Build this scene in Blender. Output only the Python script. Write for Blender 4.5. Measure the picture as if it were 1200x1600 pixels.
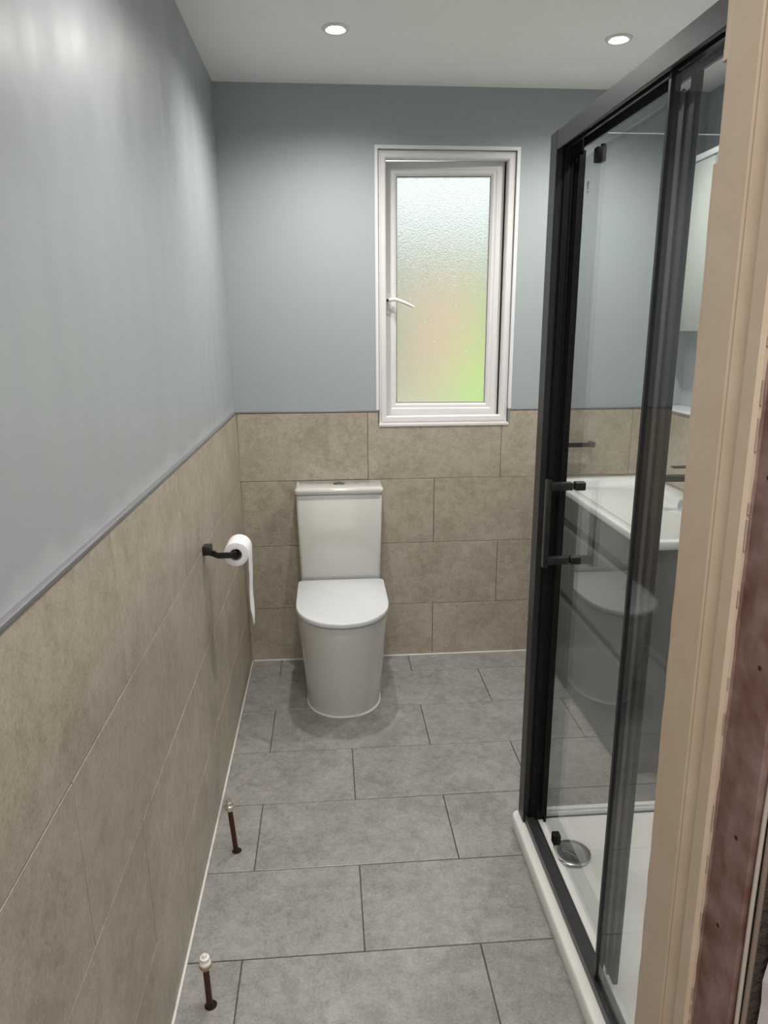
import bpy, bmesh, math, random
from mathutils import Matrix, Vector
random.seed(7)
for o in list(bpy.data.objects): bpy.data.objects.remove(o)
S = bpy.context.scene
COL = S.collection
PI = math.pi

# ------------------------------------------------------------------ camera
cam_d = bpy.data.cameras.new('camera'); cam = bpy.data.objects.new('camera', cam_d); COL.objects.link(cam)
yaw, pitch, roll = 0.0772, 0.2502, -0.0047
cy_, sy_, cp_, sp_ = math.cos(yaw), math.sin(yaw), math.cos(pitch), math.sin(pitch)
F = Vector((sy_*cp_, cy_*cp_, -sp_)); R0 = Vector((cy_, -sy_, 0)); U0 = R0.cross(F)
Rv = math.cos(roll)*R0 + math.sin(roll)*U0; Uv = -math.sin(roll)*R0 + math.cos(roll)*U0
M = Matrix((Rv, Uv, -F)).transposed().to_4x4(); M.translation = Vector((0.385, -3.144, 1.522))
cam.matrix_world = M
cam_d.sensor_fit = 'HORIZONTAL'; cam_d.sensor_width = 36.0; cam_d.lens = 1114.66/1200*36
cam_d.clip_start = 0.02; cam_d.clip_end = 200
S.camera = cam

# ------------------------------------------------------------------ sky, exposure
sun_d = bpy.data.lights.new('sun', 'SUN'); sun_d.energy = 2.0; sun_d.angle = .01; sun_d.color = (1, .96, .88)
sun = bpy.data.objects.new('sun', sun_d); COL.objects.link(sun)
sun.rotation_euler = Vector((-.25, -.6, .62)).to_track_quat('Z', 'Y').to_euler()     # behind the house, lights the garden only
W = bpy.data.worlds.new('sky'); S.world = W; W.use_nodes = True
wn = W.node_tree.nodes; bg = wn['Background']
bg.inputs[0].default_value = (0.86, 0.93, 1.0, 1); bg.inputs[1].default_value = 1.0      # bright overcast sky
S.view_settings.view_transform = 'Standard'; S.view_settings.look = 'None'
S.view_settings.exposure = 0.48; S.view_settings.gamma = 1.0; S.view_settings.use_curve_mapping = False
SPOT_W = 34          # watts of each ceiling downlight
HALL_W = 27

CEIL = 2.464          # ceiling height
ZT = 1.171            # top of the half-height tiling
XR = 1.985            # upper right wall
XB = 1.85             # face of the tiled boxing on the right
YN = -2.45            # inner face of the near wall
G = 0.0025            # joint

def spot_lamp(name, loc, w, parent, size=.05, color=(1, .955, .89), angle=157, blend=1.0):
    l = bpy.data.lights.new(name, 'SPOT'); l.energy = w; l.color = color; l.spot_size = math.radians(angle)
    l.spot_blend = blend; l.shadow_soft_size = size
    o = bpy.data.objects.new(name, l); COL.objects.link(o); o.location = loc; o.parent = parent
    return o

# ------------------------------------------------------------------ materials
def mat(name, color, rough=.5, metal=0, spec=.5, coat=0, bump=None, var=None, coat_rough=.05):
    m = bpy.data.materials.new(name); m.use_nodes = True
    nt = m.node_tree; b = nt.nodes['Principled BSDF']
    b.inputs['Base Color'].default_value = (*color, 1); b.inputs['Roughness'].default_value = rough
    b.inputs['Metallic'].default_value = metal; b.inputs['Specular IOR Level'].default_value = spec
    b.inputs['Coat Weight'].default_value = coat; b.inputs['Coat Roughness'].default_value = coat_rough
    tc = nt.nodes.new('ShaderNodeTexCoord')
    if var:      # (scale, second colour, amount)
        n = nt.nodes.new('ShaderNodeTexNoise'); n.inputs['Scale'].default_value = var[0]; n.inputs['Detail'].default_value = 6
        nt.links.new(tc.outputs['Object'], n.inputs['Vector'])
        mx = nt.nodes.new('ShaderNodeMix'); mx.data_type = 'RGBA'
        mx.inputs[6].default_value = (*color, 1); mx.inputs[7].default_value = (*var[1], 1)
        mr = nt.nodes.new('ShaderNodeMapRange'); mr.inputs[1].default_value = .5-var[2]; mr.inputs[2].default_value = .5+var[2]
        nt.links.new(n.outputs[0], mr.inputs[0]); nt.links.new(mr.outputs[0], mx.inputs[0])
        nt.links.new(mx.outputs[2], b.inputs['Base Color'])
    if bump:     # (scale, strength, distance)
        n = nt.nodes.new('ShaderNodeTexNoise'); n.inputs['Scale'].default_value = bump[0]; n.inputs['Detail'].default_value = 4
        nt.links.new(tc.outputs['Object'], n.inputs['Vector'])
        bp = nt.nodes.new('ShaderNodeBump'); bp.inputs['Strength'].default_value = bump[1]; bp.inputs['Distance'].default_value = bump[2]
        nt.links.new(n.outputs[0], bp.inputs['Height']); nt.links.new(bp.outputs[0], b.inputs['Normal'])
    return m

def tile_mat(name, c_dark, c_mid, c_light, rough, bumpk):
    m = bpy.data.materials.new(name); m.use_nodes = True
    nt = m.node_tree; N = nt.nodes; L = nt.links; b = N['Principled BSDF']
    tc = N.new('ShaderNodeTexCoord'); oi = N.new('ShaderNodeObjectInfo')
    mu = N.new('ShaderNodeMath'); mu.operation = 'MULTIPLY'; mu.inputs[1].default_value = 37.0
    L.new(oi.outputs['Random'], mu.inputs[0])
    ad = N.new('ShaderNodeVectorMath'); ad.operation = 'ADD'
    L.new(tc.outputs['Object'], ad.inputs[0]); L.new(mu.outputs[0], ad.inputs[1])
    def noise(sc, det, rg=.6, dist=0):
        n = N.new('ShaderNodeTexNoise'); n.inputs['Scale'].default_value = sc; n.inputs['Detail'].default_value = det
        n.inputs['Roughness'].default_value = rg; n.inputs['Distortion'].default_value = dist
        L.new(ad.outputs[0], n.inputs['Vector']); return n.outputs[0]
    a, c, d = noise(6, 8, .7, .5), noise(30, 7, .75, .3), noise(170, 4, .7)
    m1 = N.new('ShaderNodeMath'); m1.operation = 'MULTIPLY'; m1.inputs[1].default_value = .34; L.new(a, m1.inputs[0])
    m2 = N.new('ShaderNodeMath'); m2.operation = 'MULTIPLY_ADD'; m2.inputs[1].default_value = .36; L.new(c, m2.inputs[0]); L.new(m1.outputs[0], m2.inputs[2])
    m3 = N.new('ShaderNodeMath'); m3.operation = 'MULTIPLY_ADD'; m3.inputs[1].default_value = .30; L.new(d, m3.inputs[0]); L.new(m2.outputs[0], m3.inputs[2])
    cr = N.new('ShaderNodeValToRGB'); e = cr.color_ramp.elements
    e[0].position = .41; e[0].color = (*c_dark, 1); e[1].position = .60; e[1].color = (*c_light, 1)
    k = e.new(.5); k.color = (*c_mid, 1)
    L.new(m3.outputs[0], cr.inputs[0]); L.new(cr.outputs[0], b.inputs['Base Color'])
    b.inputs['Roughness'].default_value = rough
    bp = N.new('ShaderNodeBump'); bp.inputs['Strength'].default_value = bumpk; bp.inputs['Distance'].default_value = .002
    L.new(m3.outputs[0], bp.inputs['Height']); L.new(bp.outputs[0], b.inputs['Normal'])
    return m

def clear_glass(name, tint):
    """thin clear glass: see-through with mirror reflection that grows at grazing angles"""
    m = bpy.data.materials.new(name); m.use_nodes = True
    nt = m.node_tree; N = nt.nodes; L = nt.links
    for n in list(N): N.remove(n)
    out = N.new('ShaderNodeOutputMaterial'); mix = N.new('ShaderNodeMixShader')
    tr = N.new('ShaderNodeBsdfTransparent'); tr.inputs[0].default_value = (*tint, 1)
    gl = N.new('ShaderNodeBsdfGlossy'); gl.inputs['Roughness'].default_value = 0.0
    lw = N.new('ShaderNodeLayerWeight'); lw.inputs[0].default_value = .5
    pw = N.new('ShaderNodeMath'); pw.operation = 'POWER'; pw.inputs[1].default_value = 5.0
    ma = N.new('ShaderNodeMath'); ma.operation = 'MULTIPLY_ADD'; ma.inputs[1].default_value = .96; ma.inputs[2].default_value = .04
    L.new(lw.outputs['Facing'], pw.inputs[0]); L.new(pw.outputs[0], ma.inputs[0]); L.new(ma.outputs[0], mix.inputs[0])
    L.new(tr.outputs[0], mix.inputs[1]); L.new(gl.outputs[0], mix.inputs[2]); L.new(mix.outputs[0], out.inputs[0])
    return m

def obscured_glass(name):
    m = bpy.data.materials.new(name); m.use_nodes = True
    nt = m.node_tree; N = nt.nodes; L = nt.links
    for n in list(N): N.remove(n)
    out = N.new('ShaderNodeOutputMaterial'); mix = N.new('ShaderNodeMixShader'); mix.inputs[0].default_value = .12
    gl = N.new('ShaderNodeBsdfGlass'); gl.inputs['Roughness'].default_value = .03; gl.inputs['IOR'].default_value = 1.45
    tl = N.new('ShaderNodeBsdfTranslucent'); tl.inputs[0].default_value = (.9, .93, .92, 1)
    tc = N.new('ShaderNodeTexCoord')
    n1 = N.new('ShaderNodeTexVoronoi'); n1.feature = 'SMOOTH_F1'; n1.inputs['Scale'].default_value = 210
    n2 = N.new('ShaderNodeTexNoise'); n2.inputs['Scale'].default_value = 130; n2.inputs['Detail'].default_value = 3; n2.inputs['Distortion'].default_value = 2.0
    L.new(tc.outputs['Object'], n1.inputs['Vector']); L.new(tc.outputs['Object'], n2.inputs['Vector'])
    ad = N.new('ShaderNodeMath'); ad.operation = 'ADD'; L.new(n1.outputs['Distance'], ad.inputs[0]); L.new(n2.outputs[0], ad.inputs[1])
    bp = N.new('ShaderNodeBump'); bp.inputs['Strength'].default_value = 1.0; bp.inputs['Distance'].default_value = .0007
    L.new(ad.outputs[0], bp.inputs['Height']); L.new(bp.outputs[0], gl.inputs['Normal'])
    L.new(gl.outputs[0], mix.inputs[1]); L.new(tl.outputs[0], mix.inputs[2]); L.new(mix.outputs[0], out.inputs[0])
    return m

def emit(name, color, s):
    m = bpy.data.materials.new(name); m.use_nodes = True
    b = m.node_tree.nodes['Principled BSDF']
    b.inputs['Emission Color'].default_value = (*color, 1); b.inputs['Emission Strength'].default_value = s
    return m

M_PAINT = mat('grey_blue_satin_paint', (.37, .405, .425), .35, spec=.55, bump=(9, .05, .01))
def brushed_wall(m):
    # vertical brush marks in the sheen and a pale filler smear above the tile trim
    nt = m.node_tree; N = nt.nodes; L = nt.links; b = N['Principled BSDF']
    tc = N.new('ShaderNodeTexCoord'); mp = N.new('ShaderNodeMapping'); mp.inputs['Scale'].default_value = (9, 9, .7)
    L.new(tc.outputs['Object'], mp.inputs[0])
    n = N.new('ShaderNodeTexNoise'); n.inputs['Scale'].default_value = 1.0; n.inputs['Detail'].default_value = 2.2; n.inputs['Roughness'].default_value = .5
    L.new(mp.outputs[0], n.inputs['Vector'])
    mr = N.new('ShaderNodeMapRange'); mr.inputs[1].default_value = .35; mr.inputs[2].default_value = .68; mr.inputs[3].default_value = .34; mr.inputs[4].default_value = .46
    L.new(n.outputs[0], mr.inputs[0]); L.new(mr.outputs[0], b.inputs['Roughness'])
    sx = N.new('ShaderNodeSeparateXYZ'); L.new(tc.outputs['Object'], sx.inputs[0])
    n2 = N.new('ShaderNodeTexNoise'); n2.inputs['Scale'].default_value = 5; n2.inputs['Detail'].default_value = 5; L.new(tc.outputs['Object'], n2.inputs['Vector'])
    a = N.new('ShaderNodeMath'); a.operation = 'MULTIPLY_ADD'; a.inputs[1].default_value = .16; a.inputs[2].default_value = ZT-.045; L.new(n2.outputs[0], a.inputs[0])
    d = N.new('ShaderNodeMath'); d.operation = 'SUBTRACT'; L.new(a.outputs[0], d.inputs[0]); L.new(sx.outputs[2], d.inputs[1])
    m2 = N.new('ShaderNodeMapRange'); m2.inputs[1].default_value = -.014; m2.inputs[2].default_value = .016; L.new(d.outputs[0], m2.inputs[0])
    mx = N.new('ShaderNodeMix'); mx.data_type = 'RGBA'; mx.inputs[6].default_value = (.37, .405, .425, 1); mx.inputs[7].default_value = (.44, .475, .49, 1)
    L.new(m2.outputs[0], mx.inputs[0]); L.new(mx.outputs[2], b.inputs['Base Color'])
brushed_wall(M_PAINT)
M_PAINT_B = mat('grey_blue_matt_paint', (.365, .405, .425), .6, spec=.3)
M_CEIL = mat('ceiling_paint', (.92, .905, .90), .75, spec=.2)
M_WTILE = tile_mat('beige_stone_tile', (.31, .265, .20), (.405, .355, .285), (.50, .445, .37), .45, .12)
M_FTILE = tile_mat('grey_stone_tile', (.205, .196, .185), (.28, .270, .258), (.36, .350, .338), .25, .2)
M_GROUT = mat('wall_grout', (.13, .115, .095), .9)
M_FGROUT = mat('floor_grout', (.15, .14, .145), .9)
M_TRIM = mat('grey_metal_trim', (.22, .22, .235), .4, metal=.3)
M_SEAL = mat('white_sealant', (.68, .68, .66), .4)
M_CERAM = mat('white_ceramic', (.60, .60, .575), .12, coat=.6)
M_SEAT = mat('white_seat_plastic', (.68, .70, .72), .22)
M_CHROME = mat('chrome', (.62, .62, .60), .14, metal=1)
M_BUTTON = mat('brushed_button_chrome', (.28, .29, .29), .25, metal=1)
M_BLACK = mat('black_satin_metal', (.010, .0098, .011), .36, metal=.0, spec=.5)
M_BLACK2 = mat('black_plastic_post_shade', (.004, .004, .0045), .6, spec=.25)  # plastic of rollers and seals, also shade painted on the post's near face
M_RAIL = mat('black_anodised_rail', (.030, .030, .034), .36, metal=0, spec=.5)
M_UPVC = mat('white_upvc', (.72, .71, .71), .3)
M_GASKET_GAP = mat('gasket_and_gap_shade', (.03, .03, .03), .6)  # true gaskets, plus shade painted into the lid line and narrow gaps
M_GLASS = clear_glass('clear_glass', (.98, .987, .984))
M_OBSC = obscured_glass('obscured_glass')
M_PAPER = mat('toilet_paper', (.86, .86, .90), .95, spec=.1, bump=(300, .2, .001))
M_CARD = mat('cardboard_tube', (.35, .33, .31), .8)
M_VAN = mat('gloss_dark_grey', (.125, .13, .135), .16, spec=.5)
M_VGROOVE = mat('vanity_groove_shade', (.045, .046, .048), .4)  # recess shade put into the carcass colour, darker than the fronts
M_BASIN = mat('basin_ceramic', (.80, .82, .83), .1, coat=.5)
M_TRAY = mat('shower_tray_acrylic', (.74, .735, .71), .25)
M_CAB_DOOR = mat('pale_grey_green_door', (.46, .50, .47), .2)
M_WHITE = mat('white_lacquer', (.75, .77, .79), .3)
M_BEIGE = mat('aged_cream_gloss_paint', (.40, .33, .255), .33, bump=(26, .35, .003), var=(14, (.38, .30, .22), .2))
M_BEIGE2 = mat('aged_cream_gloss_paint_dark', (.30, .24, .18), .35, bump=(30, .3, .003), var=(14, (.26, .20, .145), .2))  # darker cream for the paint flakes
M_BROWN = mat('stripped_reddish_wood', (.105, .050, .036), .55, bump=(60, .5, .002), var=(30, (.185, .125, .11), .16))
M_DARKW = mat('dark_broken_plaster', (.030, .020, .014), .95, bump=(90, 1, .01))
M_PLASTER = mat('pale_skim_plaster', (.36, .33, .34), .8, bump=(30, .3, .004))
M_CABLE = mat('off_white_cable', (.33, .29, .25), .4)
M_RUST = mat('tarnished_copper_pipe', (.045, .016, .010), .42, metal=.5, var=(60, (.085, .030, .018), .2))
M_NICKEL = mat('nickel_cap', (.70, .66, .58), .22, metal=.9)
M_WPLAST = mat('white_plastic_cap', (.75, .74, .71), .35)
M_HOLE = mat('drilled_hole_dark', (.004, .003, .003), .9)  # black discs stand in for the shade inside the holes
M_LAWN = mat('lawn_green', (.13, .30, .045), .9, var=(3, (.20, .36, .07), .2))
M_HEDGE = mat('hedge_green', (.27, .31, .23), .8, var=(1.5, (.40, .43, .35), .2))
M_BRICK = mat('pink_brick', (.72, .40, .32), .9, var=(8, (.66, .36, .28), .2))
M_PAVE = mat('pinkish_paving', (.62, .50, .45), .9)
M_HALL = mat('hall_wall_paint', (.42, .40, .37), .7)
M_HALLF = mat('hall_floor_boards', (.20, .13, .08), .6)
M_LENS = emit('downlight_glow', (1, .97, .92), 14)
M_SILVER = mat('silver_profile', (.62, .66, .68), .3, metal=.4)
M_STICKER = mat('black_print', (.01, .01, .01), .6)

# ------------------------------------------------------------------ mesh helpers
def link(name, me, parent=None, m=None):
    o = bpy.data.objects.new(name, me); COL.objects.link(o)
    if m is not None and not len(me.materials): me.materials.append(m)
    if parent is not None: o.parent = parent
    return o
def finish(name, bm, m, parent=None, smooth=False, angle=40):
    me = bpy.data.meshes.new(name)
    bmesh.ops.recalc_face_normals(bm, faces=bm.faces)
    if smooth:
        for f in bm.faces: f.smooth = True
        for e in bm.edges:
            if len(e.link_faces) == 2 and e.calc_face_angle(0) > math.radians(angle): e.smooth = False
    bm.to_mesh(me); bm.free()
    return link(name, me, parent, m)
def add_box(bm, a, b, bev=0, seg=2):
    x0, y0, z0 = [min(p, q) for p, q in zip(a, b)]; x1, y1, z1 = [max(p, q) for p, q in zip(a, b)]
    r = bmesh.ops.create_cube(bm, size=1); vs = r['verts']
    for v in vs:
        v.co = Vector(((x0+x1)/2+v.co.x*(x1-x0), (y0+y1)/2+v.co.y*(y1-y0), (z0+z1)/2+v.co.z*(z1-z0)))
    if bev:
        es = list({e for v in vs for e in v.link_edges})
        bmesh.ops.bevel(bm, geom=es, offset=bev, segments=seg, profile=.5, affect='EDGES')
def box(name, a, b, m, parent=None, bev=0, seg=2):
    bm = bmesh.new(); add_box(bm, a, b, bev, seg); return finish(name, bm, m, parent, smooth=bool(bev), angle=50)
def add_loft(bm, rings, cap0=True, cap1=True, closed=True):
    V = [[bm.verts.new(p) for p in r] for r in rings]; n = len(V[0])
    for i in range(len(V)-1):
        for j in range(n if closed else n-1):
            bm.faces.new((V[i][j], V[i][(j+1) % n], V[i+1][(j+1) % n], V[i+1][j]))
    if cap0: bm.faces.new(V[0][::-1])
    if cap1: bm.faces.new(V[-1])
    return V
def loft(name, rings, m, parent=None, smooth=True, angle=40, **k):
    bm = bmesh.new(); add_loft(bm, rings, **k); return finish(name, bm, m, parent, smooth, angle)
def frame_from(d):
    d = Vector(d).normalized(); h = Vector((0, 0, 1)) if abs(d.z) < .9 else Vector((1, 0, 0))
    a = d.cross(h).normalized(); return a, d.cross(a).normalized()
def add_tube(bm, pts, r, n=12):
    pts = [Vector(p) for p in pts]; rings = []
    rs = r if isinstance(r, (list, tuple)) else [r]*len(pts)
    for i, p in enumerate(pts):
        d = (pts[min(i+1, len(pts)-1)] - pts[max(i-1, 0)])
        a, b = frame_from(d)
        rings.append([p + rs[i]*(math.cos(t*2*PI/n)*a + math.sin(t*2*PI/n)*b) for t in range(n)])
    add_loft(bm, rings)
def tube(name, pts, r, m, parent=None, n=12):
    bm = bmesh.new(); add_tube(bm, pts, r, n); return finish(name, bm, m, parent, True, 50)
def poly_prism(name, pts, axis, d0, d1, m, parent=None, bev=0):
    """pts in the plane perpendicular to axis ('x': (y,z), 'y': (x,z), 'z': (x,y)) extruded d0..d1"""
    def P(p, d): return {'x': (d, p[0], p[1]), 'y': (p[0], d, p[1]), 'z': (p[0], p[1], d)}[axis]
    bm = bmesh.new(); add_loft(bm, [[P(p, d0) for p in pts], [P(p, d1) for p in pts]])
    if bev: bmesh.ops.bevel(bm, geom=bm.edges[:], offset=bev, segments=1, affect='EDGES')
    return finish(name, bm, m, parent, bool(bev), 50)
def rrect(x0, y0, x1, y1, r, z, n=6):
    out = []
    for cx, cy, a0 in ((x1-r, y1-r, 0), (x0+r, y1-r, PI/2), (x0+r, y0+r, PI), (x1-r, y0+r, 3*PI/2)):
        for i in range(n+1):
            a = a0+i*PI/2/n; out.append((cx+r*math.cos(a), cy+r*math.sin(a), z))
    return out
def dshape(cx, hw, yb, ym, yf, z, rb=.02, n=28, e=2.15):
    """D outline: flat back at yb, straight sides to ym, curved front reaching yf (yf < ym < yb)"""
    out = [(cx-hw+rb, yb, z), (cx-hw+rb*.3, yb-rb*.3, z), (cx-hw, yb-rb, z), (cx-hw, (yb+ym)/2, z)]
    for i in range(n+1):
        a = PI - PI*i/n; c, s = math.cos(a), math.sin(a)
        out.append((cx+hw*math.copysign(abs(c)**(2/e), c), ym-(ym-yf)*abs(s)**(2/e), z))
    out += [(cx+hw, (yb+ym)/2, z), (cx+hw, yb-rb, z), (cx+hw-rb*.3, yb-rb*.3, z), (cx+hw-rb, yb, z)]
    return out
def add_lathe(bm, prof, c, axis='z', n=32):
    rings = []
    for r, h in prof:
        ring = []
        for i in range(n):
            a = 2*PI*i/n; u, v = r*math.cos(a), r*math.sin(a)
            ring.append({'z': (c[0]+u, c[1]+v, c[2]+h), 'y': (c[0]+u, c[1]+h, c[2]+v), 'x': (c[0]+h, c[1]+u, c[2]+v)}[axis])
        rings.append(ring)
    add_loft(bm, rings)
def lathe(name, prof, c, m, parent=None, axis='z', n=32):
    bm = bmesh.new(); add_lathe(bm, prof, c, axis, n); return finish(name, bm, m, parent, True, 40)
def thing(name, label, cat, loc=(0, 0, 0), group=None):
    o = bpy.data.objects.new(name, None); COL.objects.link(o); o.location = loc; o.empty_display_size = .05
    o['label'] = label; o['category'] = cat
    if group: o['group'] = group
    return o
def tag(o, label, cat, group=None):
    o['label'] = label; o['category'] = cat
    if group: o['group'] = group
    return o
def struct(o, label, cat=None):
    o['kind'] = 'structure'; o['label'] = label; o['category'] = cat or 'structure'; return o
def sub(o, label): o['label'] = label; return o
def reparent_keep(o, loc):       # children are modelled in world coordinates under an Empty standing at its base
    for c in o.children: c.location = c.location - Vector(loc)
TCACHE = {}
def tile(parent, plane, u0, u1, v0, v1, m, t=.009, off=0.0, bev=.0009, name='tile'):
    """one rectangular tile; plane: back (u=x v=z faces -y) left (u=-y v=z faces +x) right (faces -x) floor (u=x v=-y faces +z)"""
    w, h = round(u1-u0, 4), round(v1-v0, 4)
    if w < .004 or h < .004: return
    key = (plane, w, h, m.name, t)
    if key not in TCACHE:
        bm = bmesh.new()
        if plane == 'back': add_box(bm, (0, 0, 0), (w, t, h))
        elif plane == 'left': add_box(bm, (0, 0, 0), (-t, -w, h))
        elif plane == 'right': add_box(bm, (0, 0, 0), (t, -w, h))
        else: add_box(bm, (0, 0, 0), (w, -h, -t))
        bmesh.ops.bevel(bm, geom=bm.edges[:], offset=bev, segments=1, affect='EDGES')
        me = bpy.data.meshes.new(name); bm.to_mesh(me); bm.free(); me.materials.append(m); TCACHE[key] = me
    o = bpy.data.objects.new(name, TCACHE[key]); COL.objects.link(o); o.parent = parent
    j = random.uniform(-.0004, .0002)
    o.location = {'back': (u0, -off-j, v0), 'left': (off+j, -u0, v0), 'right': (off-j, -u0, v0), 'floor': (u0, -v0, off+j)}[plane]
    return o
def courses(parent, plane, first, u_lo, u_hi, v_lo, v_hi, m, off=0, skip=lambda *a: False, pitch=.602):
    u = first
    while u > u_lo: u -= pitch
    while u < u_hi:
        a, b = max(u, u_lo)+G/2, min(u+pitch, u_hi)-G/2
        if b-a > .01 and not skip(a, b, v_lo, v_hi): tile(parent, plane, a, b, v_lo+G/2, v_hi-G/2, m, off=off)
        u += pitch

# ================================================================== SETTING
rows = [(ZT-.302*(k+1), ZT-.302*k) for k in range(3)] + [(0.004, ZT-.302*3)]
# ---- floor
fl = struct(box('floor', (-.15, .15, -.06), (2.1, -2.62, -.0095), M_FGROUT), 'floor slab with dark grout under grey stone-effect floor tiles', 'floor')
starts = [.139, .445]
G = .0032
v0 = 0.0; v1 = .1615; r = 0
while v0 < 2.45:
    courses(fl, 'floor', starts[r % 2] if r else .139, .003, 1.847, v0, min(v1, 2.45), M_FTILE)
    v0, v1, r = v1, v1+.302, r+1
G = .0022
# ---- left wall (leans out a little, as in the photograph)
wl = bpy.data.objects.new('tmp', None)
bm = bmesh.new(); add_box(bm, (-.16, .14, ZT+.004), (-.010, -2.66, CEIL+.02)); add_box(bm, (-.16, .14, -.05), (-.0092, -2.66, ZT+.004))
wl = finish('wall_left', bm, M_PAINT); wl.rotation_euler = (0, -.0109, 0)
wl.data.materials.append(M_GROUT)
for p in wl.data.polygons:
    if p.center.z < ZT: p.material_index = 1
struct(wl, 'left wall with satin grey-blue paint above a tiled lower half', 'wall')
for k, (z0, z1) in enumerate(rows):
    courses(wl, 'left', .0655 if k % 2 == 0 else .370, .003, 2.62, z0, z1, M_WTILE)
box('tile_trim', (-.012, .0, ZT), (.0015, -2.62, ZT+.0095), M_TRIM, wl, bev=.001)
# ---- back wall with the window opening
WX0, WX1, WZ0, WZ1 = .606, 1.192, 1.112, 2.238
bm = bmesh.new()
for a, b in (((-.2, .012, ZT), (WX0, .14, CEIL+.02)), ((WX1, .012, ZT), (2.1, .14, CEIL+.02)), ((WX0, .012, WZ1), (WX1, .14, CEIL+.02)),
             ((-.2, .0092, -.05), (WX0, .14, ZT)), ((WX1, .0092, -.05), (2.1, .14, ZT)), ((WX0, .0092, -.05), (WX1, .14, WZ0))):
    add_box(bm, a, b)
wb = finish('wall_back', bm, M_PAINT_B); wb.data.materials.append(M_GROUT)
for p in wb.data.polygons:
    if p.center.z < ZT-.001 and abs(p.center.y-.0092) < .001: p.material_index = 1
struct(wb, 'back wall with grey-blue paint, a window and a tiled lower half', 'wall')
for k, (z0, z1) in enumerate(rows):
    f = -.0444 if k % 2 == 0 else .2557
    if k == 0:
        courses(wb, 'back', f, -.004-.009*(3-k)/3, XB, z0, z1, M_WTILE, skip=lambda a, b, c, d: b > WX0 and a < WX1)
        g = G/2; a0, b0 = .5576+g, 1.1596-g
        poly_prism('tile', [(a0, z0+g), (b0, z0+g), (b0, WZ0-.002), (WX0-.002, WZ0-.002), (WX0-.002, z1-g), (a0, z1-g)], 'y', 0, .009, M_WTILE, wb)
        a0, b0 = 1.1596+g, 1.7616-g
        poly_prism('tile', [(a0, z0+g), (b0, z0+g), (b0, z1-g), (WX1+.002, z1-g), (WX1+.002, WZ0-.002), (a0, WZ0-.002)], 'y', 0, .009, M_WTILE, wb)
    else:
        courses(wb, 'back', f, -.004-.009*(3-k)/3, XB, z0, z1, M_WTILE)
box('tile_trim', (-.012, .012, ZT), (WX0-.003, -.0015, ZT+.007), M_TRIM, wb, bev=.001)
box('tile_trim', (WX1+.003, .012, ZT), (XB, -.0015, ZT+.007), M_TRIM, wb, bev=.001)
# ---- right wall: painted above, tiled boxing with a ledge below
bm = bmesh.new(); add_box(bm, (XR, .012, ZT-.1), (XR+.12, YN, CEIL+.02)); add_box(bm, (XB+.0092, .012, -.05), (XR+.12, YN, ZT-.002))
wr = finish('wall_right', bm, M_PAINT_B); wr.data.materials.append(M_GROUT)
for p in wr.data.polygons:
    if p.center.x < XB+.02: p.material_index = 1
struct(wr, 'right wall with painted upper part and tiled boxing below', 'wall')
for k, (z0, z1) in enumerate(rows):
    courses(wr, 'right', .1 if k % 2 == 0 else .4, .001, 1.235, z0, z1, M_WTILE, off=XB)
sub(box('ledge_board', (XB+.002, .0, ZT-.002), (XR, -1.235, ZT+.012), M_WHITE, wr, bev=.002), 'white ledge on top of the tiled boxing')
box('tile_trim', (XB-.0015, .0, ZT-.004), (XB+.01, -1.235, ZT+.0095), M_TRIM, wr, bev=.001)
sub(box('shower_panel', (XB-.004, -1.235, .06), (XB+.0092, YN, CEIL), M_WHITE, wr), 'white wall panel inside the shower')
# ---- near wall with the doorway, hall behind the camera
bm = bmesh.new()
for a, b in (((.79, YN, -.05), (2.1, -2.62, CEIL+.02)), ((-.16, YN, 2.06), (.79, -2.62, CEIL+.02)),):
    add_box(bm, a, b)
wn_ = struct(finish('wall_near', bm, M_PAINT_B), 'near wall around the doorway, painted grey-blue inside', 'wall')
ce = struct(box('ceiling', (-.2, .14, CEIL), (2.1, -2.62, CEIL+.1), M_CEIL), 'plain white ceiling with two recessed downlights', 'ceiling')
struct(box('hall_floor', (-.9, -2.62, -.06), (1.7, -4.6, -.004), M_HALLF), 'hall floor outside the doorway', 'floor')
struct(box('hall_ceiling', (-.9, -2.62, CEIL), (1.7, -4.6, CEIL+.1), M_CEIL), 'hall ceiling outside the doorway', 'ceiling')
struct(box('wall_hall_left', (-1.0, -2.66, -.05), (-.9, -4.6, CEIL+.05), M_HALL), 'left wall of the hall', 'wall')
struct(box('wall_hall_right', (1.7, -2.62, -.05), (1.8, -4.6, CEIL+.05), M_HALL), 'right wall of the hall', 'wall')
struct(box('wall_hall_end', (-1.0, -4.6, -.05), (1.8, -4.7, CEIL+.05), M_HALL), 'end wall of the hall', 'wall')
struct(box('wall_hall_front', (-1.0, -2.55, -.05), (-.16, -2.66, CEIL+.05), M_HALL), 'hall side of the near wall left of the doorway', 'wall')
# ---- sealant lines
struct(box('baseboard_left', (-.002, -.004, -.001), (.0055, -2.45, .0065), M_SEAL, bev=.002), 'thin white sealant bead between left wall and floor', 'sealant')
struct(box('baseboard_back', (.0055, .002, -.001), (XB-.002, -.0055, .0065), M_SEAL, bev=.002), 'thin white sealant bead between back wall and floor', 'sealant')

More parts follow.
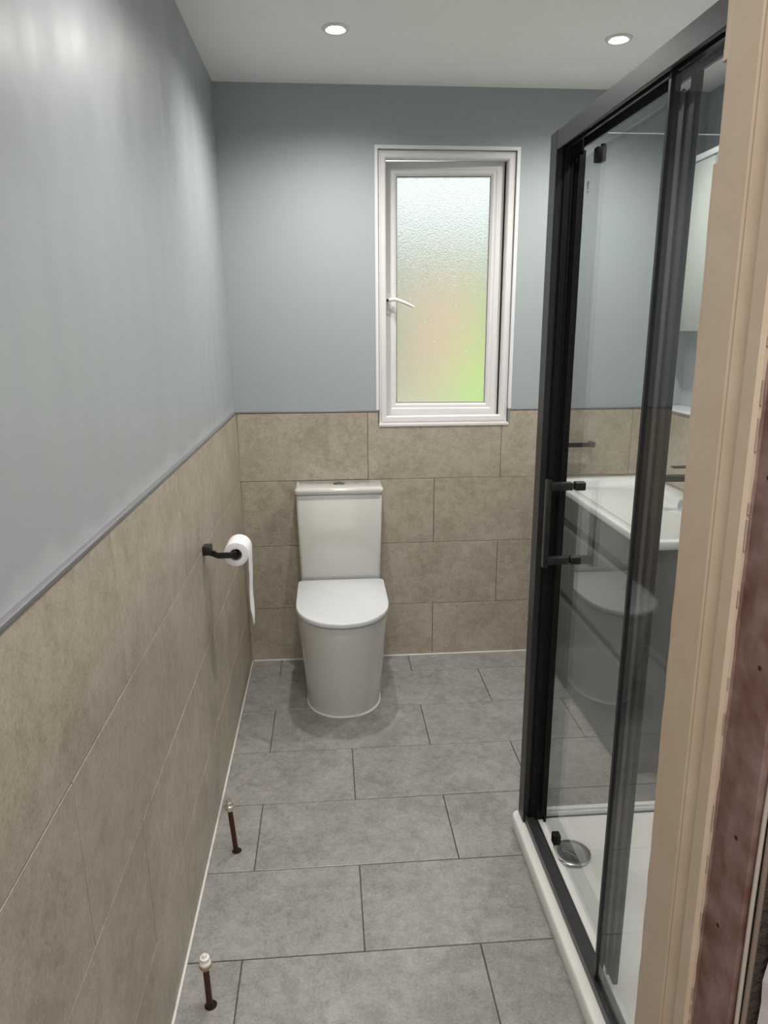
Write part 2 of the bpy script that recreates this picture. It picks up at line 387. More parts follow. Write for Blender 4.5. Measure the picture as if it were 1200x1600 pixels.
# ---- window
win = bpy.data.objects.new('window_1', None); COL.objects.link(win); win.location = (WX0, .05, WZ0)
struct(win, 'white framed casement window with obscured glass, slightly open', 'window')
WO = Vector((WX0, .05, WZ0))
def mitred(bm, x0, z0, x1, z1, prof):
    """prof: list of (inset, y) of the member's cross-section, swept round the rectangle with mitred corners"""
    rings = []
    for sx, sz in ((0, 0), (1, 0), (1, 1), (0, 1), (0, 0)):
        ring = []
        for i, y in prof:
            ix = i if not isinstance(i, tuple) else i[0]
            ring.append(((x0+ix) if sx == 0 else (x1-ix), y, (z0+ix) if sz == 0 else (z1-ix)))
        rings.append(ring)
    V = [[bm.verts.new(p) for p in r] for r in rings[:4]]; n = len(prof)
    for i in range(4):
        for j in range(n):
            bm.faces.new((V[i][j], V[i][(j+1) % n], V[(i+1) % 4][(j+1) % n], V[(i+1) % 4][j]))
bm = bmesh.new()
fi, ft = .046, .0
mitred(bm, WX0+.004, WZ0+.003, WX1-.004, WZ1-.004, [(0, .095), (0, .030), (.003, .026), (.009, .026), (.013, .022), (.029, .022), (.034, .029), (.034, .058), (.020, .060), (.020, .095)])
fr = finish('frame', bm, M_UPVC, win, True, 20)
# sash, hinged on the right, its left edge pushed outwards
sash = bpy.data.objects.new('sash', None); COL.objects.link(sash); sash.parent = win
sw, sh = (WX1-.004-.034)-(WX0+.004+.034)+.008, (WZ1-.004-.034)-(WZ0+.003+.034)+.0165
bm = bmesh.new()
mitred(bm, -sw+.003, .003, -.003, sh-.003, [(0, .045), (0, -.002), (.003, -.005), (.030, -.005), (.036, -.001), (.047, -.001), (.056, .008), (.056, .045)])
sf = finish('sash_frame', bm, M_UPVC, sash, True, 20)
bm = bmesh.new(); mitred(bm, -sw+.0575, .0575, -.0575, sh-.0575, [(0, .012), (0, .009), (.004, .0085), (.004, .012)])
gk = finish('gasket', bm, M_GASKET_GAP, sash)
pane = box('pane', (-sw+.053, .014, .053), (-.053, .020, sh-.053), M_OBSC, sash); sub(pane, 'frosted patterned glass pane')
# handle, fixed to the sash's left member
hx, hz = -sw+.020, .505
bm = bmesh.new(); add_box(bm, (hx-.011, -.0145, hz-.055), (hx+.009, -.004, hz+.03), .003)
hb = finish('handle_plate', bm, M_WPLAST, sash, True)
bm = bmesh.new(); add_tube(bm, [(hx, -.012, hz), (hx, -.026, hz), (hx+.012, -.034, hz+.003), (hx+.035, -.036, hz+.004), (hx+.07, -.036, hz-.008), (hx+.105, -.034, hz-.024), (hx+.118, -.033, hz-.03)], [.009, .009, .009, .0075, .007, .006, .003], 12)
hd = finish('handle', bm, M_WPLAST, sash, True, 60)
lathe('lock_button', [(.0005, -.0365), (.006, -.036), (.006, -.026)], (hx, -.002, hz), M_GASKET_GAP, sash, 'y', 16)
hinge = Vector((WX1-.004-.035, .068, WZ0+.003+.034-.009))
sash.location = hinge - WO; sash.rotation_euler = (0, 0, math.radians(-4.2))
fr.location = -WO
box('hinge_gap_dark', (WX1-.0375, .0605, WZ0+.02), (WX1-.006, .112, WZ1-.02), M_GASKET_GAP, win).location = -WO  # dark strip standing in for the shade in the hinge-side gap
sub(box('sill_trim', (WX0+.002, -.004, WZ0-.006), (WX1-.002, .03, WZ0+.006), M_UPVC, win, bev=.001), 'thin white strip along the bottom of the window').location = -WO
bm = bmesh.new()
for a, b in (((WX0-.009, .0105, ZT+.008), (WX0+.004, .026, WZ1+.009)), ((WX1-.004, .0105, ZT+.008), (WX1+.009, .026, WZ1+.009)), ((WX0+.004, .0105, WZ1-.004), (WX1-.004, .026, WZ1+.009))): add_box(bm, a, b)
sub(finish('reveal_bead', bm, M_WHITE, win), 'pale painted edge round the window opening').location = -WO

# ---- door lining at the right edge
dl = bpy.data.objects.new('door_1', None); COL.objects.link(dl); dl.location = (.77, -2.55, 0)
struct(dl, 'old cream-painted door lining with bare reddish wood rebate at right', 'door frame')
DO = Vector((.77, -2.55, 0))
def vprism(name, plan, z0, z1, m, lean=0.0):
    o = poly_prism(name, plan, 'z', z0, z1, m, dl); o.location = -DO; return o
front = [(.7560, -2.4572), (.7520, -2.4600), (.7508, -2.4625), (.7508, -2.512), (.7525, -2.514), (.7525, -2.517), (.79, -2.517), (.79, -2.456)]
vprism('lining_edge', front, 0, 2.06, M_BEIGE)
random.seed(21)
def lip(z0, z1):
    bm = bmesh.new(); L_ = []; z = z0
    while z < z1+.0001:
        j = random.uniform(0, .0012)
        L_.append([(.7565, -2.4562, z), (.7535+j, -2.452, z), (.7506+j*.4, -2.4545-j, z), (.7506, -2.4632, z), (.7522, -2.4632, z), (.7536, -2.460, z)]); z += (z1-z0)/max(2, round((z1-z0)/.03))
    add_loft(bm, L_); o = finish('paint_layer', bm, M_BEIGE, dl, True, 40); o.location = -DO; sub(o, 'thick old cream paint chipped along its edge')
lip(0, 1.668); lip(1.752, 2.06)
cove = [(.7525, -2.517), (.7505, -2.519)] + [(.7505+.007*math.sin(PI*.5*i/8), -2.519-.019*(i/8)) for i in range(1, 9)] + [(.7525, -2.5415), (.7485, -2.5445), (.7485, -2.563), (.752, -2.566), (.79, -2.566), (.79, -2.517)]
sub(vprism('door_stop', cove, 0, 2.06, M_BEIGE), 'cream painted door stop moulding with a cove')
# bare wood rebate with a ragged paint edge
bm = bmesh.new(); zs = [i*.02 for i in range(104)]
L_ = []
random.seed(3)
for z in zs:
    k = .7550+random.uniform(-.0009, .0006)
    L_.append([(k, -2.566, z), (.757, -2.5672+random.uniform(-.0006, .0006), z), (.7575, -2.6218, z), (.7581, -2.6225, z), (.79, -2.6225, z), (.79, -2.566, z)])
add_loft(bm, L_)
w_ = finish('bare_rebate', bm, M_BROWN, dl); w_.location = -DO; sub(w_, 'bare reddish brown wood with nail holes')
for (yy, zz) in ((-2.583, 1.40), (-2.600, 1.06), (-2.589, .95), (-2.603, 1.235)):
    h = lathe('nail_hole', [(.0003, 0), (.0022, 0), (.0022, .0015)], (.7569, yy, zz), M_HOLE, dl, 'x', 12); h.location = -DO
# flaking paint lip along the join
random.seed(11)
bm = bmesh.new()
z = .3
while z < 1.9:
    l = random.uniform(.006, .03); w = random.uniform(.0004, .0018)
    add_box(bm, (.7521, -2.565, z), (.7535, -2.567-w, z+l), .0004, 1); z += l+random.uniform(.004, .09)
c_ = finish('flaking_paint', bm, M_BEIGE2, dl); c_.location = -DO; c_['kind'] = 'stuff'
vprism('plaster_gap', [(.768, -2.6225), (.768, -2.632), (.90, -2.64), (.90, -2.6225)], 0, 2.06, M_DARKW)
bm = bmesh.new(); random.seed(5); L_ = []
for i in range(80):
    z = i*.026; e = .775+random.uniform(-.0022, .0022)
    L_.append([(e, -2.640, z), (e+.003, -2.645, z), (1.7, -2.645, z), (1.7, -2.6, z), (.80, -2.6, z), (.785, -2.63, z)])
add_loft(bm, L_); pl = finish('wall_hall_right_front', bm, M_PLASTER); struct(pl, 'pale lilac plastered wall with a broken edge beside the door lining', 'wall')
bm = bmesh.new(); add_tube(bm, [(.7632+.0012*math.sin(i*.9), -2.6265-.001*math.cos(i*.6), .05+i*.08) for i in range(25)], .0021, 10)
tag(finish('cable', bm, M_CABLE, None, True, 60), 'thin off-white cable running up beside the door lining', 'cable', None)
bm = bmesh.new(); add_tube(bm, [(.7675+.001*math.sin(i*.7+1), -2.6300, .05+i*.08) for i in range(25)], .0026, 10)
tag(finish('cable', bm, mat('brown_grey_cable', (.16, .125, .10), .5), None, True, 60), 'darker brown-grey cable nearest the broken plaster edge', 'cable', None)
vprism('head_lining', [(-.02, -2.452), (.79, -2.452), (.79, -2.6225), (-.02, -2.6225)], 2.06, 2.075, M_BEIGE)

dl.rotation_euler = (0, -.010, 0); dl.location.x += .0095

# ================================================================== TOILET
CX = .424
t = thing('toilet', 'white close-coupled toilet with closed lid below the left part of the window wall', 'toilet', (CX, -.33, 0))
TO = Vector((CX, -.33, 0))
rings = []
for z, hw, ym, yf in ((0.001, .150, -.37, -.538), (.004, .153, -.37, -.543), (.02, .1535, -.37, -.545), (.10, .160, -.375, -.568), (.20, .1665, -.385, -.597), (.30, .1735, -.40, -.625), (.38, .1795, -.415, -.646), (.418, .1815, -.42, -.653), (.430, .1810, -.42, -.6525), (.434, .178, -.42, -.649)):
    rings.append(dshape(CX, hw, -.014, ym, yf, z))
pan = loft('pan', rings, M_CERAM, t, angle=35)
seat = loft('seat', [dshape(CX, h, -.19, -.44, f, z) for z, h, f in ((.4345, .168, -.640), (.436, .171, -.643), (.4405, .171, -.643), (.4412, .169, -.640))], M_GASKET_GAP, t)  # near-black ring: shadow line under the lid put into its colour
rings = [dshape(CX, h, -.178-b, -.445, f, z) for z, h, f, b in ((.4415, .180, -.664, .006), (.443, .1845, -.671, .001), (.4455, .186, -.673, 0), (.458, .186, -.673, 0), (.4610, .1848, -.6715, .001), (.4625, .182, -.668, .004))]
lid = loft('seat_lid', rings, M_SEAT, t, angle=50); sub(lid, 'flat closed soft-D seat lid')
def crr(hw, y0, y1, z, r=.014): return rrect(CX-hw, y0, CX+hw, y1, r, z, 5)
cis = loft('cistern', [crr(.172, -.163, -.014, .430), crr(.1745, -.166, -.012, .436), crr(.1785, -.168, -.010, .60), crr(.1845, -.170, -.010, .836), crr(.183, -.168, -.011, .839)], M_CERAM, t, angle=50)
cl = loft('cistern_lid', [crr(.186, -.172, -.008, .8415), crr(.189, -.1755, -.006, .8445), crr(.1895, -.176, -.006, .859), crr(.1885, -.1745, -.006, .8630), crr(.185, -.169, -.008, .8680), crr(.180, -.161, -.012, .8700)], M_CERAM, t, angle=60)
fb = lathe('flush_button', [(.0001, .0045), (.020, .0042), (.0225, .003), (.0235, 0)], (CX, -.083, .8699), M_BUTTON, t)
box('button_split', (CX-.0008, -.103, .8730), (CX+.0008, -.063, .8751), M_GASKET_GAP, fb)
lathe('button_ring', [(.0235, 0), (.027, .0015), (.028, 0)], (CX, -.083, .8699), M_CHROME, fb)
bd = loft('sealant_bead', [dshape(CX, .1575, -.008, -.37, -.549, .0005), dshape(CX, .1555, -.008, -.37, -.547, .0045), dshape(CX, .152, -.008, -.37, -.542, .0055)], M_SEAL, t)
for c in t.children: c.location = -TO

# ================================================================== TOILET ROLL AND HOLDER
HY, HZ = -1.0, .866
th = thing('toilet_roll_holder', 'black metal toilet roll holder fixed to the left wall tiles', 'toilet roll holder', (-.0094, HY, HZ))
HO = Vector((-.0094, HY, HZ))
box('wall_mount', (-.0092, HY-.019, HZ-.014), (.016, HY+.019, HZ+.014), M_BLACK, th, bev=.0015)
bm = bmesh.new()
RX, RZ, RY0, RY1 = .0865, .842, -.985, -.885
pth = [(.004, HY+.004, HZ-.010), (.022, HY+.0, RZ+.010), (.034, HY-.003, RZ+.0045), (.075, HY-.003, RZ+.0045), (.085, HY+.001, RZ+.0045), (.0885, HY+.012, RZ+.0045), (.0885, RY1-.006, RZ+.0045)]
rg = []
for i, p in enumerate(pth):
    p = Vector(p); d = (Vector(pth[min(i+1, len(pth)-1)])-Vector(pth[max(i-1, 0)])).normalized()
    s = d.cross(Vector((0, 0, 1))).normalized(); u = Vector((0, 0, 1)) if i != 1 else Vector((0.4, 0, .9)).normalized()
    rg.append([p+s*.0035+u*.009, p-s*.0035+u*.009, p-s*.0035-u*.009, p+s*.0035-u*.009])
add_loft(bm, rg); finish('arm', bm, M_BLACK, th, True, 50)
for c in th.children: c.location = -HO
tr = thing('toilet_roll', 'part-used white toilet roll on the black holder with its end hanging down', 'toilet roll', (RX, (RY0+RY1)/2, RZ))
RO = Vector((RX, (RY0+RY1)/2, RZ)); ro, ri = .0385, .0195
bm = bmesh.new(); n = 40; V = []
for r_, y in ((ri, RY0+.0008), (ro-.001, RY0), (ro, RY0+.001), (ro, RY1-.001), (ro-.001, RY1), (ri, RY1-.0008)):
    V.append([bm.verts.new((RX+r_*math.cos(2*PI*i/n), y, RZ+r_*math.sin(2*PI*i/n))) for i in range(n)])
for i in range(len(V)-1):
    for j in range(n): bm.faces.new((V[i][j], V[i][(j+1) % n], V[i+1][(j+1) % n], V[i+1][j]))
finish('paper', bm, M_PAPER, tr, True, 50)
bm = bmesh.new(); V = []
for r_, y in ((ri, RY0), (ri, RY1), (ri-.0012, RY1), (ri-.0012, RY0)):
    V.append([bm.verts.new((RX+r_*math.cos(2*PI*i/n), y, RZ+r_*math.sin(2*PI*i/n))) for i in range(n)])
for i in range(4):
    for j in range(n): bm.faces.new((V[i][j], V[i][(j+1) % n], V[(i+1) % 4][(j+1) % n], V[(i+1) % 4][j]))
finish('cardboard_tube', bm, M_CARD, tr, True, 50)
bm = bmesh.new(); rg = []
random.seed(2)
for i in range(30):
    if i < 6: a = math.radians(60-12*i); x = RX+(ro+.0006)*math.cos(a); z = RZ+(ro+.0006)*math.sin(a); y0, y1 = RY0+.001, RY1-.001
    else:
        f = (i-6)/23; z = RZ-.262*f; x = RX+ro+.0006+.0022*math.sin(f*9)*f - .004*f
        y0, y1 = RY0+.001+.012*f+.002*math.sin(f*25), RY1-.001-.004*f+.003*math.sin(f*17+1)
        if f > .72: y0 += .055*((f-.72)/.28)**1.3
        if i == 29: z -= .004
    nx = .0006
    rg.append([(x-nx, y0, z), (x+nx, y0, z), (x+nx+.0012*math.sin(i), (y0+y1)/2, z+.0004), (x+nx, y1, z-.004*(i > 25)), (x-nx, y1, z-.004*(i > 25)), (x-nx+.0012*math.sin(i), (y0+y1)/2, z+.0004)])
add_loft(bm, rg); finish('hanging_sheet', bm, M_PAPER, tr, True, 60)
for c in tr.children: c.location = -RO

# ================================================================== CAPPED PIPES
def pipe(base, top, label, nickel, r=.0075):
    bx, by, _ = base
    o = thing('capped_pipe', label, 'pipe', base, 'radiator pipe stubs by the left wall')
    d = Vector(top); B = Vector((0, 0, 0)); A = d-Vector(base)
    bm = bmesh.new(); add_tube(bm, [A*(-.05/A.length)*.1, A*.33, A*.66, A*.9], r, 16); finish('pipe', bm, M_RUST, o, True)
    u = A.normalized(); bm = bmesh.new()
    prof = [(r+.001, -.002), (r+.003, 0), (r+.003, .004), (r+.0055, .006), (r+.0055, .016), (r+.003, .018), (r+.002, .020), (r+.002, .024), (r+.0035, .0245), (r+.0035, .029), (r-.001, .030), (r-.0025, .036), (r-.0030, .037)]
    pts = [A*.80+u*h for _, h in prof]; rs = [q for q, _ in prof]
    a, b = frame_from(u); n = 20
    add_loft(bm, [[p+q*(math.cos(2*PI*j/n)*a+math.sin(2*PI*j/n)*b) for j in range(n)] for p, q in zip(pts, rs)])
    finish('compression_cap', bm, M_NICKEL if nickel else M_WPLAST, o, True, 30)
    if not nickel:
        bm = bmesh.new()
        add_loft(bm, [[A*.80+u*h+q*(math.cos(2*PI*j/n)*a+math.sin(2*PI*j/n)*b) for j in range(n)] for q, h in ((r+.0015, -.004), (r+.0068, .0045), (r+.0068, .012), (r+.001, .0135))])
        sub(finish('nut', bm, mat('worn_brass_nut', (.36, .27, .19), .5, metal=.3), o, True, 30), 'worn brown-beige nut')
    bm = bmesh.new(); add_lathe(bm, [(.0001, .0006), (.013, .0006), (.0145, .0002)], (.002, .002, 0), 'z', 24)
    sub(finish('floor_hole', bm, M_HOLE, o), 'dark hole drilled through the floor tile')
    return o
pipe((.077, -1.283, 0), (.064, -1.283, .180), 'dark brown pipe stub with shiny nickel cap, farther of the two', True)
pipe((.078, -1.793, 0), (.075, -1.793, .138), 'dark brown pipe stub with white-topped cap, nearer of the two', False, .0072)

# ================================================================== SHOWER TRAY
TX0, TY0, TY1, TH = .930, -1.235, -2.448, .055
st = thing('shower_tray', 'low white rectangular shower tray under the black sliding door', 'shower tray', ((TX0+XB)/2, (TY0+TY1)/2, 0))
SO = Vector(((TX0+XB)/2, (TY0+TY1)/2, 0)); e = XB-.006
def tr_(i, z, r=.012): return rrect(TX0+i, TY1+i, e-i, TY0-i, max(r, .004), z, 6)
FZ = .031
loft('tray', [tr_(.002, .0, .02), tr_(0, .006, .02), tr_(0, TH-.006, .02), tr_(.002, TH-.0015, .02), tr_(.006, TH, .02), tr_(.068, TH, .045), tr_(.074, TH-.002, .05), tr_(.092, FZ+.004, .06), tr_(.100, FZ+.0012, .06), tr_(.40, FZ, .05)], M_TRAY, st, angle=60)
DC = (1.064, -1.418, FZ)
dc = lathe('waste_cover', [(.0001, .0085), (.02, .0088), (.040, .0095), (.051, .0105), (.0545, .009), (.0555, .006), (.050, .004), (.046, .001)], DC, M_CHROME, st, n=48)
sub(dc, 'round chrome waste cover with embossed sprig')
bm = bmesh.new()
for pts in ([(-.018, .022), (-.004, .010), (.008, -.008), (.014, -.030)], [(-.024, .010), (-.008, .000), (.004, -.014), (.012, -.032)], [(-.026, .016), (-.016, .016), (-.008, .012)]):
    add_tube(bm, [(DC[0]+a, DC[1]+b, DC[2]+.0095) for a, b in pts], .0013, 8)
for a, b in ((.004, .020), (.012, .018), (.018, .012), (.010, .010), (.018, .022), (.002, .012), (.022, .004)):
    add_lathe(bm, [(.0001, .0108), (.0016, .0102), (.0020, .0085)], (DC[0]+a, DC[1]+b, DC[2]), 'z', 10)
finish('embossed_sprig', bm, M_CHROME, dc, True)
for c in st.children: c.location = -SO

# ================================================================== SHOWER ENCLOSURE
XG = 1.006                        # plane of the sliding glass (room side)
XF = .966                         # plane of the fixed glass
YP = -1.246                       # far edge of the corner post
en = thing('shower_enclosure', 'black framed glass shower enclosure with sliding door right of the toilet', 'shower enclosure', (1.0, -1.84, TH))
EO = Vector((1.0, -1.84, TH)); TOP = 1.985; EB = TH+.0005
bm = bmesh.new()
add_box(bm, (.950, YP, EB), (.966, YP-.052, TOP), .0012, 1)
post = finish('corner_post', bm, M_BLACK, en, True, 30)
bm = bmesh.new(); add_box(bm, (.966, YP-.003, EB), (1.022, YP-.044, TOP-.006), .001, 1)
add_box(bm, (.974, YP-.044, EB), (.978, YP-.047, TOP-.045)); add_box(bm, (.992, YP-.044, EB), (.996, YP-.048, TOP-.045)); add_box(bm, (1.015, YP-.044, EB), (1.022, YP-.056, TOP-.045))
finish('post_channel', bm, M_BLACK2, post, True, 30)  # near-face shade put into the colour, blacker than the lit outer face
bm = bmesh.new()
add_box(bm, (.950, YP-.052, 1.941), (.958, YN+.004, 1.984), .0015, 1); add_box(bm, (.958, YP-.052, 1.972), (1.022, YN+.004, 1.984), .001, 1)
add_box(bm, (1.016, YP-.052, 1.947), (1.022, YN+.004, 1.975)); add_box(bm, (.958, YP-.052, 1.944), (.962, YN+.004, 1.950)); add_box(bm, (.974, YP-.052, 1.944), (.980, YN+.004, 1.973))
for v in bm.verts: v.co.z += (v.co.y-(YP-.052))*.0155        # the rail drops a little towards the camera
finish('top_rail', bm, M_RAIL, en, True, 30)
bm = bmesh.new()
add_box(bm, (.956, YP-.052, EB), (.962, YN+.004, .080), .001, 1); add_box(bm, (.962, YP-.052, EB), (.984, YN+.004, .073), .001, 1); add_box(bm, (.984, YP-.052, EB), (.998, YN+.004, .062), .001, 1)
finish('bottom_rail', bm, M_RAIL, en, True, 30)
# fixed panel
YFX = -1.862
fp = box('fixed_panel', (XF, YFX, .0735), (XF+.006, YN+.004, 1.924), M_GLASS, en); sub(fp, 'clear glass fixed panel')
bm = bmesh.new(); add_box(bm, (XF-.004, YFX+.0025, .0735), (XF+.014, YFX-.0075, 1.9330), .001, 1)
finish('edge_profile', bm, M_BLACK, fp, True, 30)
# sliding door
YD0, YD1 = YP-.058, -1.880
door = box('sliding_door', (XG, YD0, .084), (XG+.006, YD1, 1.916), M_GLASS, en); sub(door, 'clear glass sliding door')
bm = bmesh.new(); add_box(bm, (XG-.004, YD1+.026, .068), (XG+.008, YD1+.068, 1.912), .0015, 1); add_box(bm, (XG-.004, YD1+.003, .068), (XG+.008, YD1+.025, 1.934), .0015, 1); add_box(bm, (XG-.009, YD1+.030, .068), (XG-.004, YD1+.038, 1.908), .001, 1)
finish('trailing_stile', bm, M_RAIL, door, True, 30)
bm = bmesh.new(); add_box(bm, (XG-.002, YD0+.004, .084), (XG+.008, YD0-.004, 1.930), .001, 1); finish('seal_strip', bm, M_BLACK2, door)
HYD = -1.392
bm = bmesh.new(); add_box(bm, (.938, HYD-.010, .912), (.950, HYD+.010, 1.148), .002, 2)
for z in (1.130, .930): add_box(bm, (.944, HYD-.010, z-.010), (XG, HYD+.010, z+.010), .002, 2)
finish('handle', bm, M_BLACK, door, True, 30)
for z in (1.130, .930): box('inner_handle_block', (XG+.006, HYD-.011, z-.011), (XG+.034, HYD+.011, z+.011), M_BLACK, door, .003)
def guide(y, z, up):
    bm = bmesh.new(); add_box(bm, (XG-.007, y-.012, z-.016), (XG+.015, y+.012, z+.016), .003, 2)
    bm2 = finish('roller_guide', bm, M_BLACK2, door, True, 30)
    lathe('roller', [(.0001, 0), (.0085, 0), (.0095, .002), (.0095, .006), (.0085, .008), (.0001, .008)], (XG+.006, y, z+(.012 if up else -.006)+.002), M_BLACK2, en, 'x', 20)
for y in (-1.43, -1.808):
    guide(y, 1.902, True); guide(y, .101, False)
# warning pictogram printed on the glass
bm = bmesh.new(); px, py, pz = XG-.0004, -1.375, 1.843
for a, b in (((0, .004, .0), (0, .0065, .016)), ((0, -.0025, .0), (0, -.0003, .013)), ((0, -.006, -.003), (0, .009, -.0015)), ((0, -.0055, .006), (0, -.003, .0125))):
    add_box(bm, (px, py+a[1], pz+a[2]), (px+.0003, py+b[1], pz+b[2]))
for k in (0, 1): add_box(bm, (px, py-.006, pz-.008-k*.003), (px+.0003, py+.008, pz-.007-k*.003))
finish('glass_marking', bm, M_STICKER, door)
# side panel
YS = YP-.022
sp = box('side_panel', (1.022, YS, .076), (XB-.006, YS-.006, 1.985), M_GLASS, en); sub(sp, 'clear glass side panel')
box('top_edge', (1.022, YS+.0005, 1.985), (XB-.006, YS-.0065, 1.9865), M_SILVER, sp)
bm = bmesh.new(); add_box(bm, (1.022, YS+.014, EB), (XB-.006, YS-.013, .072), .002, 2); add_box(bm, (1.022, YS+.006, .072), (XB-.006, YS-.009, .080), .001, 1)
sub(finish('bottom_channel', bm, M_WHITE, en, True, 30), 'white channel under the side panel')
box('channel_dark_line', (1.022, YS-.013, EB), (XB-.006, YS-.0155, .0585), M_GASKET_GAP, en)  # thin dark line along the foot of the channel
for c in en.children: c.location = c.location-EO

# ================================================================== VANITY UNIT, BASIN, TAP
VX, VY0, VY1, VH = 1.392, -.006, -1.008, .828
vn = thing('vanity_unit', 'dark grey gloss vanity unit with two drawers under the white basin', 'vanity unit', ((VX+XB)/2, -.5, 0))
VO = Vector(((VX+XB)/2, -.5, 0))
box('carcass', (VX+.018, VY0, .001), (XB-.001, VY1+.03, VH-.066), M_VGROOVE, vn)
r = .045
def endp(z, g=0):
    out = [(XB-.001, VY1+g, z), ]
    out = [(XB-.001, VY1+.04, z), (XB-.001, VY1, z)]
    for i in range(9):
        a = -PI/2-i*PI/16; out.append((VX+r+r*math.cos(a), VY1+r+r*math.sin(a), z))
    out += [(VX, VY1+.075, z), (VX+.017, VY1+.075, z), (VX+.017, VY1+.04, z)]
    return out
sub(loft('end_panel', [endp(.001), endp(VH)], M_VAN, vn, angle=30), 'rounded gloss end panel')
yA, yB = VY1+.0765, VY0
def front_panel(name, z0, z1, chamfer=True):
    pts = [(VX, z0), (VX+.017, z0), (VX+.017, z1), (VX+.012, z1), (VX, z1-.008)] if chamfer else [(VX, z0), (VX+.017, z0), (VX+.017, z1), (VX, z1)]
    o = poly_prism(name, [(a, b) for a, b in pts], 'y', yA, yB, M_VAN, vn); return o
front_panel('top_fascia', .735, VH, False); front_panel('drawer_front', .408, .690); front_panel('drawer_front', .003, .364)
for c in vn.children: c.location = -VO
bs = thing('basin', 'white rectangular inset basin with wide rim on the grey vanity', 'basin', ((VX+XB)/2, -.52, VH))
BO = Vector(((VX+XB)/2, -.52, VH)); bx0, bx1, by0, by1, BZ = 1.383, XB-.001, -1.036, -.003, .862
def b_(i0, i1, i2, i3, z, r): return rrect(bx0+i0, by0+i1, bx1-i2, by1-i3, r, z, 8)
bowl = loft('bowl', [b_(.012, .012, 0, 0, VH+.001, .03), b_(.003, .003, 0, 0, VH+.004, .035), b_(0, 0, 0, 0, VH+.012, .038), b_(0, 0, 0, 0, BZ-.006, .038), b_(.002, .002, 0, 0, BZ-.0015, .036), b_(.006, .006, .001, .001, BZ, .034),
    b_(.040, .046, .070, .04, BZ-.001, .03), b_(.048, .054, .076, .05, BZ-.006, .03), b_(.062, .085, .085, .085, BZ-.05, .04), b_(.085, .14, .10, .14, BZ-.082, .06), b_(.16, .30, .16, .30, BZ-.095, .05)], M_BASIN, bs, angle=55)
OY, OZ = -.50, .797
bm = bmesh.new(); add_box(bm, (bx1-.0985, OY-.028, OZ-.010), (bx1-.0885, OY+.028, OZ+.010), .0095, 3)
ov = finish('overflow_ring', bm, M_CHROME, bs, True, 60)
bm = bmesh.new(); add_box(bm, (bx1-.1000, OY-.020, OZ-.004), (bx1-.0980, OY+.020, OZ+.004), .0015, 1); finish('overflow_slot', bm, M_GASKET_GAP, ov)
for c in bs.children: c.location = -BO
tp = thing('wall_tap', 'black wall-mounted basin tap with flat spout and lever above the basin', 'tap', (XB, -.50, .97))
PO = Vector((XB, -.50, .97))
box('spout', (XB-.172, -.524, .943), (XB, -.476, .963), M_BLACK, tp, bev=.001)
lathe('outlet', [(.010, 0), (.010, .006), (.001, .006)], (XB-.150, -.50, .9375), M_CHROME, tp, 'z', 20)
box('lever', (XB-.132, -.516, .994), (XB-.02, -.484, 1.0), M_BLACK, tp, bev=.001)
box('tap_body', (XB-.034, -.535, .934), (XB, -.465, 1.006), M_BLACK, tp, bev=.003)
for c in tp.children: c.location = -PO

# wall cabinet with plain lacquered doors
mc = thing('wall_cabinet', 'white wall cabinet with pale grey-green doors above the basin', 'cabinet', ((XB+XR)/2, -.5, 1.512))
CO = Vector(((XB+XR)/2, -.5, 1.512)); cxf = XB+.001
box('carcass', (cxf+.017, -.04, 1.513), (XR-.001, -.94, 2.152), M_WHITE, mc, bev=.001)
box('cornice', (cxf-.008, -.03, 2.153), (XR-.001, -.95, 2.176), M_WHITE, mc, bev=.003)
for k in range(3):
    d = box('door', (cxf, -.04-.3*k-.0012, 1.511), (cxf+.0155, -.04-.3*(k+1)+.0012, 2.151), M_CAB_DOOR, mc, bev=.0006, seg=1)
for c in mc.children: c.location = -CO

# towel bar on the back wall
tb = thing('towel_bar', 'black towel bar on the back wall tiles above the basin', 'towel bar', (1.45, 0, 1.02))
bm = bmesh.new(); add_box(bm, (1.375, -.046, 1.006), (1.580, -.034, 1.026), .0015, 1); finish('bar', bm, M_BLACK, tb, True, 30).location = (-1.45, 0, -1.02)
for x in (1.392, 1.570):
    box('bracket', (x-.010, -.0465, 1.0045), (x+.010, -.0008, 1.028), M_BLACK, tb, bev=.002).location = (-1.45, 0, -1.02)

# ================================================================== DOWNLIGHTS
def downlight(x, y, label, w=SPOT_W):
    o = thing('downlight', label, 'ceiling light', (x, y, CEIL), 'recessed ceiling downlights')
    lathe('bezel', [(.025, -.0012), (.029, -.003), (.034, -.0065), (.042, -.0055), (.0455, -.001), (.0455, 0), (.025, 0)], (0, 0, 0), M_WHITE, o, n=40)
    lathe('lens', [(.0001, -.0045), (.015, -.0040), (.0248, -.0012), (.0248, -.0002)], (0, 0, 0), M_LENS, o, n=32)
    spot_lamp('lamp', (0, 0, -.03), w, o, size=.022)
downlight(.438, -.527, 'lit recessed white downlight above the toilet, left one')
downlight(1.386, -.505, 'lit recessed white downlight above the vanity, right one')
downlight(1.386, -1.80, 'recessed white downlight above the shower tray, unseen', SPOT_W*.7)
downlight(.438, -1.75, 'recessed white downlight above the near half of the floor', SPOT_W*.75)  # both near downlights unseen, assumed from the brightness of the near walls
hl = bpy.data.lights.new('hall_fill', 'AREA'); hl.energy = HALL_W; hl.size = 1.0; hl.color = (1, .96, .91)  # unseen hall fill, added to brighten the jamb and the near room
ho = bpy.data.objects.new('hall_fill', hl); COL.objects.link(ho); ho.location = (.25, -3.45, CEIL-.02)
h2 = bpy.data.lights.new('hall_end_fill', 'AREA'); h2.shape = 'RECTANGLE'; h2.size = 2.2; h2.size_y = 2.0; h2.energy = 7; h2.color = (1, .98, .96)  # no window here: area light added as soft fill for walls and ceiling
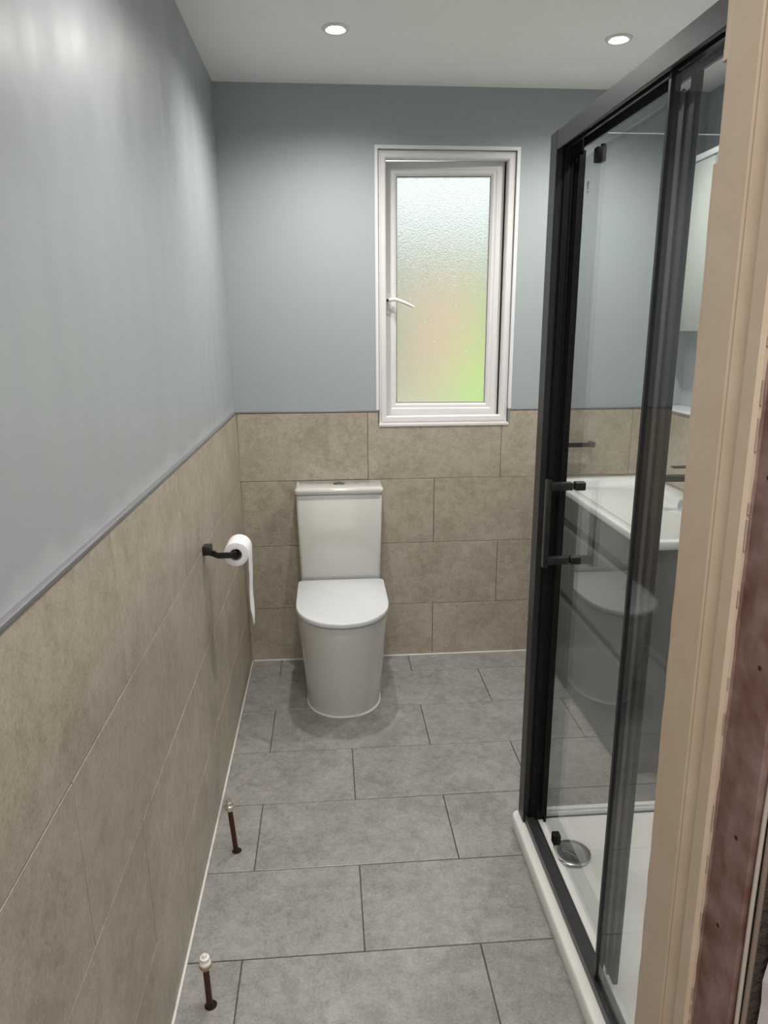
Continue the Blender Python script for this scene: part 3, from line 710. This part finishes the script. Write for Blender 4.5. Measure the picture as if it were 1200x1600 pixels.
h2o = bpy.data.objects.new('hall_end_fill', h2); COL.objects.link(h2o); h2o.location = (.35, -4.55, 1.35); h2o.rotation_euler = (PI/2, 0, 0)

# ================================================================== OUTSIDE THE WINDOW
lw_ = box('lawn', (-12, .6, -.25), (14, 22, -.205), M_LAWN); tag(lw_, 'green lawn seen blurred through the window', 'lawn'); lw_['kind'] = 'stuff'
def shrub(name, x0, x1, y, top, m, label, cat, sd):
    random.seed(sd); bm = bmesh.new(); n = max(3, int((x1-x0)/.5))
    for i in range(n):
        x = x0+(x1-x0)*(i+.5)/n; z1 = top+random.uniform(-.2, .2); w = (x1-x0)/n*.75
        ring = []
        for k in range(7):
            f = k/6; q = w*(1-.25*f**2)*(.6 if k in (0, 6) else 1)
            ring.append([(x+q*math.cos(a*PI/6)+random.uniform(-.06, .06), y+.5*q*math.sin(a*PI/6)+random.uniform(-.06, .06), -.2+(z1+.2)*f) for a in range(12)])
        add_loft(bm, ring)
    o = finish(name, bm, m, None, True, 60); tag(o, label, cat); o['kind'] = 'stuff'; return o
shrub('hedge', -6, 9, 9.5, 3.1, M_HEDGE, 'tall grey-green hedge seen blurred through the window', 'hedge', 9)
shrub('shrub', 2.15, 4.0, 6.9, 1.05, mat('lime_leaf', (.36, .62, .14), .8), 'bright lime green shrub blurred at the lower right of the window', 'shrub', 4)
shrub('shrub', 2.85, 4.2, 8.3, 2.0, bpy.data.materials['lime_leaf'], 'taller lime green shrub behind the low one, blurred at the right edge of the window', 'shrub', 6)
bm = bmesh.new(); add_box(bm, (1.72, 7.4, -.2), (2.50, 7.9, 2.2), .02, 1); add_box(bm, (1.65, 7.35, 2.2), (2.57, 7.95, 2.27), .01, 1)
tag(finish('brick_pillar', bm, M_BRICK), 'pinkish upright shape blurred behind the window glass', 'pillar')
bm = bmesh.new(); add_box(bm, (-2, 6.2, -.2), (1.95, 6.5, .50), .02, 1); add_box(bm, (-2.05, 6.15, .50), (2.0, 6.55, .58), .01, 1)
tag(finish('low_garden_wall', bm, M_PAVE), 'pale pinkish low shape blurred at the lower left of the window', 'wall')
